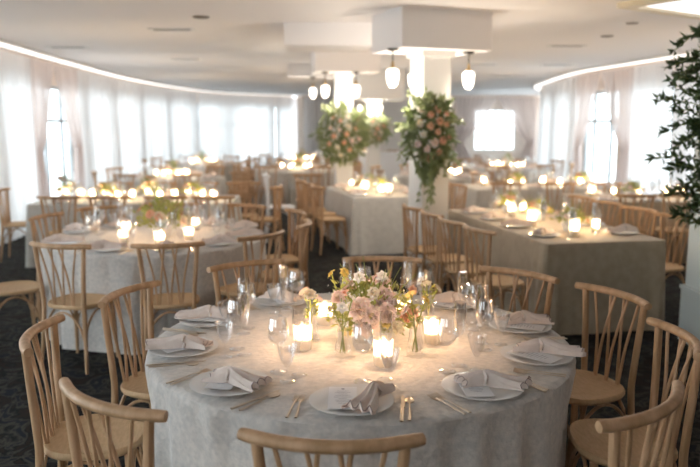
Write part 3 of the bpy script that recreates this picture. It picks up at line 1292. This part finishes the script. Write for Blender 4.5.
for x, y, lb in ((-.20, 2.94, 'glowing votive candle left of the flowers on the nearest table'),
                 (.13, 2.73, 'glowing votive candle in front of the flowers on the nearest table'),
                 (.36, 3.03, 'glowing votive candle right of the flowers on the nearest table'),
                 (-.12, 3.32, 'glowing votive candle behind the left side of the flowers on the nearest table'),
                 (.26, 3.38, 'glowing votive candle behind the right side of the flowers on the nearest table')):
    place(VOT, (x, y, TH), 0, lb, 'candle', 'votive candles on the nearest table')
A1 = arrangement(4, .20, .26, 24, 950, .05)
for kd, dx, dy, dz, r in (('dahlia', -.03, -.16, .115, .062), ('mauve_rose', .05, -.09, .20, .058), ('cream_rose', -.09, -.12, .16, .036), ('rose', .14, -.11, .14, .038),
                          ('white_blossom', -.06, -.06, .29, .030), ('white_blossom', .04, -.04, .29, .030), ('rose', .17, -.05, .23, .024), ('cream_rose', .10, -.14, .09, .034),
                          ('ranunculus', -.15, -.06, .20, .034), ('yellow_bloom', .05, -.17, .12, .030), ('cream_rose', .0, -.12, .235, .030), ('yellow_bloom', -.11, -.14, .07, .026)):
    bloom(kd, (dx, dy, dz), (dx * 3, -1, .55), r, A1)
filler(A1, 3, 110, .2, .08, .27, WHITEP)
place(A1, (.10, 3.10, TH), 0, 'low centrepiece of pink dahlias, cream roses and leaves on the nearest table', 'flower arrangement')
BV = [bud_vase(1, ('white_blossom', 'cream_rose')), bud_vase(2, ('yellow_bloom', 'ranunculus')), bud_vase(3, ('mauve_rose', 'cream_rose'))]
for q, (x, y, lb) in enumerate(((-.03, 2.86, 'clear bud vase with sprigs just left of the front candle'),
                                (.27, 2.88, 'clear bud vase with sprigs just right of the front candle'),
                                (-.17, 3.05, 'clear bud vase with cream blooms beside the left candle'),
                                (.36, 3.22, 'clear bud vase with small blooms behind the right candle'),
                                (-.05, 3.40, 'clear bud vase at the rear of the nearest centrepiece'))):
    place(BV[q % 3], (x, y, TH), q * 1.1, lb, 'vase', 'bud vases on the nearest table', 1.3)

DL = empty('ceiling_downlight', (FX, FY_, CZ))
tag(DL, 'warm recessed ceiling downlight over the nearest round table', 'ceiling light')
MB().lathe([(.045, 0), (.07, -.004), (.08, 0)], 20).build('trim_ring', TRIMW, DL)
MB().lathe([(.001, -.001), (.045, -.001)], 16).build('lens', FARBULB, DL)
l = bpy.data.lights.new('downlight_beam', 'SPOT')
l.energy = 120
l.color = (1, .62, .38)
l.spot_size = R(42)
l.spot_blend = 1
l.shadow_soft_size = .04
lo = bpy.data.objects.new('downlight_beam', l)
C.objects.link(lo)
lo.parent = DL
lo.location = (0, 0, -.02)

# ================================================================ LEFT ROUND TABLE
GX, GY = -1.65, 6.1
gch = [(-1.98, 4.86, 74, 'pale wooden chair in front of the left round table, left one of two'),
       (-1.25, 4.88, 103, 'pale wooden chair in front of the left round table, right one of two'),
       (-2.75, 5.35, 34, 'pale wooden chair at the far left edge, its seat beside the left round table'),
       (-2.72, 6.42, -12, 'pale wooden chair left of the left round table with long pale rail'),
       (-.66, 5.30, 143, 'pale wooden chair right of the left round table, nearest the front'),
       (-.40, 5.95, 176, 'pale wooden chair right of the left round table, middle one'),
       (-.52, 6.72, 205, 'pale wooden chair right of the left round table, rear one'),
       (-1.05, 7.26, 240, 'pale wooden chair behind the left round table, right one'),
       (-1.80, 7.36, 278, 'pale wooden chair behind the left round table, middle one'),
       (-2.45, 7.08, 310, 'pale wooden chair behind the left round table, left one')]
ends = []
for x, y, fc, lb in gch:
    chair(x, y, fc, lb, 'chairs around the left round table')
    a = R(fc)
    sx, sy = x + .17 * math.cos(a), y + .17 * math.sin(a)
    ends.append((math.atan2(sy - GY, sx - GX), math.dist((sx, sy), (GX, GY)) - .21))
place(RT, (GX, GY, 0), 0, 'round banquet table under the cloth of the left round table', 'table')
tag(round_cloth(GX, GY, .92, ends, CLOTH, 2), 'blue-grey velvet cloth over the left round table', 'tablecloth')
GW = ['front left', 'front right', 'left front', 'left rear', 'right front', 'right', 'right rear', 'rear right', 'rear', 'rear left']
GA = [-104, -70, -146, 165, -38, -6, 30, 64, 97, 132]
for i, dg in enumerate(GA):
    wp = GW[i] + ' seat, left round table'
    px, py = polar(GX, GY, .76, dg)
    out = R(dg) + PI / 2
    place(PLT, (px, py, TH), out, 'white dinner plate, ' + wp, 'plate', 'plates on the left round table')
    place(NAPS[i % 3], (px, py, TH + .0205), out + R(random.uniform(-60, 60)), 'blush napkin on plate, ' + wp, 'napkin', 'napkins on the left round table')
    x, y = polar(GX, GY, .79, dg, -.18)
    place(FORK, (x, y, TH), out, 'metal fork, ' + wp, 'fork', 'forks on the left round table')
    x, y = polar(GX, GY, .79, dg, .18)
    place(KNIFE, (x, y, TH), out, 'metal knife, ' + wp, 'knife', 'knives on the left round table')
    for pt, rr, tg, nm in ((WINE, .55, .0, 'wine glass'), (FLUTE, .52, .085, 'champagne flute'), (GOB, .62, .12, 'small stemmed glass')):
        x, y = polar(GX, GY, rr, dg, tg)
        place(pt, (x, y, TH), 0, 'clear ' + nm + ', ' + wp, 'glass', 'glasses on the left round table')
for x, y, lb in ((-1.83, 5.75, 'left'), (-1.5, 5.6, 'middle'), (-1.33, 5.86, 'right'), (-1.95, 6.2, 'far left'), (-1.4, 6.45, 'rear')):
    place(VOT, (x, y, TH), 0, lb + ' votive candle on the left round table', 'candle', 'votive candles on the left round table')
A2 = arrangement(9, .19, .24, 18, 420, .045, ('cream_rose', 'yellow_bloom', 'rose', 'ranunculus', 'mauve_rose'))
place(A2, (GX + .05, GY - .02, TH), 0, 'low flower centrepiece with yellow green leaves on the left round table', 'flower arrangement', None, 1.3)


# ================================================================ LONG TABLES
def uv(cx, cy, ang, u, v):
    return cx + u * math.cos(ang) - v * math.sin(ang), cy + u * math.sin(ang) + v * math.cos(ang)


A3 = arrangement(21, .13, .16, 12, 200, .04, ('cream_rose', 'rose', 'yellow_bloom', 'ranunculus'))
A4 = arrangement(33, .15, .30, 16, 260, .05, ('white_blossom', 'cream_rose', 'ranunculus', 'rose'), LEAF)


def long_table(cx, cy, ang, m, nm, L=2.44, W_=1.07, n=4, candles=8, flowers=3, detail=True, seed=0, end=False):
    rnd = random.Random(seed + 50)
    place(LT, (cx, cy, 0), ang, 'long banquet table under the cloth of the ' + nm, 'table').scale.x = (L - .06) / 2.38
    tag(rect_cloth(cx, cy, L, W_, ang, m, seed), 'floor-length plain cloth over the ' + nm, 'tablecloth')
    for s in (-1, 1):
        for q in range(n):
            u = (q - (n - 1) / 2) * (L - .25) / n
            sd = 'left' if s * math.cos(ang + PI / 2) < -.5 else ('right' if s * math.cos(ang + PI / 2) > .5 else ('near' if s < 0 else 'rear'))
            wp = '%s place, %s side, %s' % (['first', 'second', 'third', 'fourth', 'fifth', 'sixth'][q if math.sin(ang) > .5 or True else q], sd, nm)
            x, y = uv(cx, cy, ang, u, s * (W_ / 2 - .17))
            rz = ang + (0 if s < 0 else PI)
            place(PLT, (x, y, TH), rz, 'white plate, ' + wp, 'plate', 'plates on the ' + nm)
            place(NAPS[(q + (s > 0)) % 3], (x, y, TH + .0205), rz + rnd.uniform(-.8, .8), 'napkin on plate, ' + wp, 'napkin', 'napkins on the ' + nm)
            for pt, du, dv, g in ((WINE, .06, .22, 'wine glass'), (FLUTE, .13, .19, 'champagne flute'), (GOB, .19, .12, 'small stemmed glass'))[:3 if detail else 2]:
                x2, y2 = uv(cx, cy, ang, u + du * (1 if s < 0 else -1), s * (W_ / 2 - .17 - dv))
                place(pt, (x2, y2, TH), 0, 'clear ' + g + ', ' + wp, 'glass', 'glasses on the ' + nm)
    for q in range(candles):
        u = (q - (candles - 1) / 2) * (L - .35) / candles
        x, y = uv(cx, cy, ang, u, rnd.uniform(-.20, .20))
        place(VOTB, (x, y, TH), 0, 'glowing candle, %s from the near or left end, %s' % (ORD[q], nm), 'candle', 'candles on the ' + nm, (.95, .7, .8)[q % 3])
    for q in range(flowers):
        u = (q - (flowers - 1) / 2) * (L - .3) / flowers + .12
        x, y = uv(cx, cy, ang, u, rnd.uniform(-.05, .05))
        place(A3, (x, y, TH), q, ['nearest', 'second', 'third', 'farthest'][q] + ' low flower arrangement on the ' + nm, 'flower arrangement', 'arrangements on the ' + nm, 1.2)


UA = R(101.1)
NT3 = 'taupe long table at right'
long_table(1.86, 6.97, UA, CLOTHT, NT3, candles=9, flowers=3, seed=3)
for x, y, fc, lb in ((1.02, 5.62, 20, 'nearest chair'), (.87, 6.12, 18, 'second chair from the front'), (.76, 6.62, 16, 'third chair from the front'), (.62, 7.15, 15, 'rearmost chair')):
    chair(x, y, fc, '%s on the left side of the %s' % (lb, NT3), 'chairs on the left side of the ' + NT3)
for x, y, fc, lb in ((2.91, 6.37, 200, 'nearest chair'), (2.81, 6.94, 200, 'second chair from the front'), (2.71, 7.52, 198, 'third chair from the front'), (2.60, 8.08, 195, 'rearmost chair')):
    chair(x, y, fc, '%s on the right side of the %s' % (lb, NT3), 'chairs on the right side of the ' + NT3)
NT4 = 'grey long table beyond near column'
long_table(.36, 10.35, R(103), CLOTHG, NT4, L=1.83, n=3, candles=8, flowers=2, seed=4)
for x, y, fc, lb in ((-.42, 9.55, 22, 'nearest chair'), (-.56, 10.1, 20, 'second chair'), (-.72, 10.65, 18, 'third chair')):
    chair(x, y, fc, '%s on the left side of the %s' % (lb, NT4), 'chairs on the left side of the ' + NT4)
for x, y, fc, lb in ((1.46, 9.75, 200, 'nearest chair'), (1.33, 10.35, 198, 'second chair')):
    chair(x, y, fc, '%s on the right side of the %s' % (lb, NT4), 'chairs on the right side of the ' + NT4)
NT5 = 'candlelit long table at left'
long_table(-2.68, 9.15, R(3), CLOTHG, NT5, candles=12, flowers=2, seed=5)
for x, lb in ((-3.32, 'leftmost'), (-2.76, 'second from left'), (-2.1, 'third from left'), (-1.56, 'rightmost')):
    chair(x, 8.18, 92, '%s chair on the near side of the %s' % (lb, NT5), 'chairs at the ' + NT5)
for x, lb in ((-3.3, 'leftmost'), (-2.7, 'second from left'), (-2.1, 'third from left'), (-1.5, 'rightmost')):
    chair(x, 10.15, -88, '%s chair on the rear side of the %s' % (lb, NT5), 'chairs at the ' + NT5)
chair(-4.36, 9.05, 10, 'chair standing by the left curtain, seen from the side', 'chairs at the ' + NT5)
# tall arrangements on the candlelit table
for x, y, lb in ((-3.62, 9.1, 'left'), (-2.56, 9.15, 'middle')):
    place(A4, (x, y, TH), x, 'taller loose flower arrangement at the %s of the %s' % (lb, NT5), 'flower arrangement')


def far_round(cx, cy, nm, m, seed, nch=8, candles=6, nr=8):
    rnd = random.Random(seed)
    place(RT, (cx, cy, 0), 0, 'round banquet table under the cloth of the ' + nm, 'table')
    tag(round_cloth(cx, cy, .92, [], m, seed), 'floor-length cloth over the ' + nm, 'tablecloth')
    DN = ['front right', 'right front', 'right rear', 'rear right', 'rear left', 'left rear', 'left front', 'front left'] if nch == 8 else \
        ['front right', 'right', 'right rear', 'rear', 'left rear', 'left', 'front left']
    for q in range(nch):
        dg = -90 + (q + .5) * 360 / nch
        x, y = polar(cx, cy, 1.34, dg)
        chair(x, y, dg + 180, 'wooden chair, %s seat, %s' % (DN[q], nm), 'chairs at the ' + nm, CHF)
        px, py = polar(cx, cy, .74, dg)
        place(PLT, (px, py, TH), 0, 'white plate, %s seat, %s' % (DN[q], nm), 'plate', 'plates on the ' + nm)
        place(NAPS[q % 3], (px, py, TH + .0205), dg, 'napkin on plate, %s seat, %s' % (DN[q], nm), 'napkin', 'napkins on the ' + nm)
        for pt, tg, g in ((WINE, 0, 'wine glass'), (FLUTE, .09, 'champagne flute')):
            x, y = polar(cx, cy, .55, dg, tg)
            place(pt, (x, y, TH), 0, '%s, %s seat, %s' % (g, DN[q], nm), 'glass', 'glasses on the ' + nm)
    CN = ['right', 'rear right', 'rear left', 'left', 'front left', 'front right']
    for q in range(candles):
        x, y = polar(cx, cy, rnd.uniform(.24, .36), q * 360 / candles)
        place(VOTB, (x, y, TH), 0, 'glowing candle, %s one of the ring, %s' % (CN[q], nm), 'candle', 'candles on the ' + nm, .85)
    place(A4, (cx, cy, TH), seed, 'loose flower arrangement on the ' + nm, 'flower arrangement')


far_round(-3.2, 13.1, 'distant round table behind candlelit table', CLOTHG, 31)
far_round(-1.1, 15.4, 'distant round table left of second column', CLOTHG, 32)
far_round(-3.6, 17.6, 'far round table by the left curtains', CLOTHG, 33)
far_round(-1.3, 19.2, 'farthest round table on the left half', CLOTHG, 34, 7)
far_round(1.75, 13.6, 'distant round table right of near column', CLOTHG, 35)
far_round(2.2, 18.8, 'far round table before the back window', CLOTHG, 36)
far_round(3.5, 16.0, 'far round table by the right curtains', CLOTHG, 37)
far_round(.3, 22.3, 'farthest round table near the back wall', CLOTHG, 38, 7)
NT7 = 'long table beyond taupe table'
long_table(3.0, 11.2, R(8), CLOTHG, NT7, candles=7, flowers=2, detail=False, seed=7)
for x, lb in ((2.2, 'left'), (2.95, 'middle'), (3.6, 'right')):
    chair(x, 10.12, 98, '%s chair on the near side of the %s' % (lb, NT7), 'chairs at the ' + NT7)
NT8 = 'long table by right curtains'
long_table(4.1, 9.35, R(-4), CLOTHT, NT8, candles=7, flowers=2, detail=False, seed=8)
for x, lb in ((3.35, 'left'), (3.86, 'middle'), (4.4, 'right')):
    chair(x, 8.40, 90, '%s chair on the near side of the %s' % (lb, NT8), 'chairs at the ' + NT8)
# chairs in the aisle
chair(-.98, 9.55, 172, 'lone chair at the end of the candlelit long table, facing left', 'aisle chairs')
BAR = empty('bar_counter', (.95, 16.75, 0))
tag(BAR, 'pale bluish white bar counter in the distance between the columns', 'bar counter')
mb = MB()
mb.box(0, 0, .52, 1.5, .5, 1.04)
for q in range(4):
    mb.box(-.56 + q * .373, -.255, .55, .30, .02, .8)
mb.build('front_panel', WHITECH, BAR, smooth=False)
MB().box(0, 0, 1.06, 1.6, .6, .04).build('counter_top', WHITECH, BAR, smooth=False)
# white chair standing in the aisle
WC = empty('white_chair')
for nm, lst in CP.items():
    for mb, m in lst:
        mb.build(nm, WHITECH, WC)
place(WC, (-1.02, 10.6, 0), R(-80), 'white chair in the aisle, seen from the side', 'chair', None, 1.1)
chair(-.70, 11.9, 95, 'wooden chair behind the white chair in the aisle', 'aisle chairs', CHF)


# ================================================================ GREENERY ON THE COLUMNS
def garland(name, loc, rz, seed, zc, rx, rz_, nl, nfl, leafm, kinds, tail=True, lsz=1.0, r=.043, depth=.22):
    rnd = random.Random(seed)
    root = empty(name, (loc[0], loc[1], loc[2]), rz)
    mb = MB()
    br = MB()
    for i in range(nl):
        a = rnd.uniform(-PI, PI)
        k = math.sqrt(rnd.random())
        x = rx * k * math.cos(a)
        z = rz_ * k * math.sin(a)
        if z < 0 and tail:
            z *= 1.5
            x *= max(.35, 1 + z / rz_ * .42)
        y = -depth * math.sqrt(max(0, 1 - k * k)) * rnd.uniform(.3, 1)
        p = Vector((x, y, z))
        d = Vector((x * 2 + rnd.uniform(-.5, .5) * rx, -.3 + rnd.uniform(-.6, .2), z + rnd.uniform(-1, .4)))
        leaf(mb, p, d, rnd.uniform(.05, .10) * lsz, rnd.uniform(.02, .038) * lsz, rnd)
    for i in range(26):
        a = rnd.uniform(-PI, PI)
        L = rnd.uniform(1.0, 1.35)
        e = Vector((rx * L * math.cos(a), rnd.uniform(-.2, -.02), rz_ * L * math.sin(a) * (1.6 if math.sin(a) < 0 and tail else 1)))
        mid = e * .5 + Vector((0, -.12, .05))
        pts = spline([(0, -.05, 0), mid, e], 5)
        br.tube(pts, .0035, 4)
        for q in pts[4:]:
            for _ in range(4):
                leaf(mb, q, (e - mid) + Vector((rnd.uniform(-.3, .3), rnd.uniform(-.3, .3), rnd.uniform(-.3, .3))), rnd.uniform(.05, .09) * lsz, .026 * lsz, rnd)
    bb = MB()
    for i in range(60):
        a, k2 = rnd.uniform(-PI, PI), rnd.uniform(.2, 1.05)
        o2 = orient(bloom_mb(.022, rnd, 1, 5, 1.2), Vector((rx * k2 * math.cos(a), -depth * math.sqrt(max(.05, 1 - k2 * k2)) - .02, rz_ * k2 * math.sin(a))), Vector((math.cos(a), -1.2, math.sin(a))))
        bb.add(o2.v, o2.f)
    bb = bb.build('small_blossoms', WHITEP, root)
    bb['kind'] = 'stuff'
    mb.build('foliage', leafm, root)
    br.build('branches', STEM, root)
    for i in range(nfl):
        a = i * 2.4
        k = math.sqrt((i + .5) / nfl) * .8
        x, z = rx * k * math.cos(a), rz_ * k * math.sin(a)
        y = -depth * math.sqrt(max(0, 1 - k * k)) - .03
        bloom(kinds[i % len(kinds)], (x, y, z), (x * 2, -1, z * .8 + .2), r * rnd.uniform(.7, 1.15), root)
    return root


g = garland('hanging_flower_garland', (.80, 7.62, 1.63), RZ * .6, 3, 0, .26, .36, 2000, 17, LEAF, ('rose', 'rose', 'ranunculus', 'rose', 'cream_rose'))
tag(g, 'large hanging garland of green foliage with peach roses on the near column', 'floral garland', 'garlands on the columns')
g = garland('hanging_flower_garland', (-.13, 11.38, 1.56), R(7), 4, 0, .36, .42, 1500, 17, LEAF, ('rose', 'ranunculus', 'rose', 'cream_rose'), False)
tag(g, 'hanging garland of foliage and blush roses on the second column', 'floral garland', 'garlands on the columns')
g = garland('hanging_flower_garland', (.50, 15.34, 1.62), R(5), 5, 0, .30, .28, 800, 12, LEAF, ('rose', 'cream_rose'), False)
tag(g, 'small faint garland on the third column in the distance', 'floral garland', 'garlands on the columns')
# dark leafy branches on the right-hand column
rnd = random.Random(77)
root = empty('leafy_branch_garland', (2.52, 4.98, 1.55))
mb, br = MB(), MB()
for i in range(52):
    z = -.60 + i * .025 + rnd.uniform(-.03, .03)
    L = rnd.uniform(.18, .46)
    a = rnd.uniform(R(150), R(265))
    e = Vector((math.cos(a) * L, math.sin(a) * L * .8 - .05, z + rnd.uniform(-.05, .16)))
    pts = spline([(.05, 0, z), Vector((e.x * .5, e.y * .6, z + .08)), e], 5)
    br.tube(pts, .003, 4)
    for q in pts[3:]:
        for _ in range(5):
            leaf(mb, q, (e - Vector((0, 0, z))).normalized() * .6 + Vector((rnd.uniform(-.7, .7), rnd.uniform(-.7, .7), rnd.uniform(-.7, .7))), rnd.uniform(.045, .085), .024, rnd)
mb.build('foliage', LEAFD, root)
br.build('branches', STEM, root)
for i in range(3):
    bloom('cream_rose', (-.10 + .05 * i, -.12, -.40 + i * .05), (-.4, -1, .2), .035, root)
tag(root, 'dark green leafy branches on the column at the right edge', 'greenery')
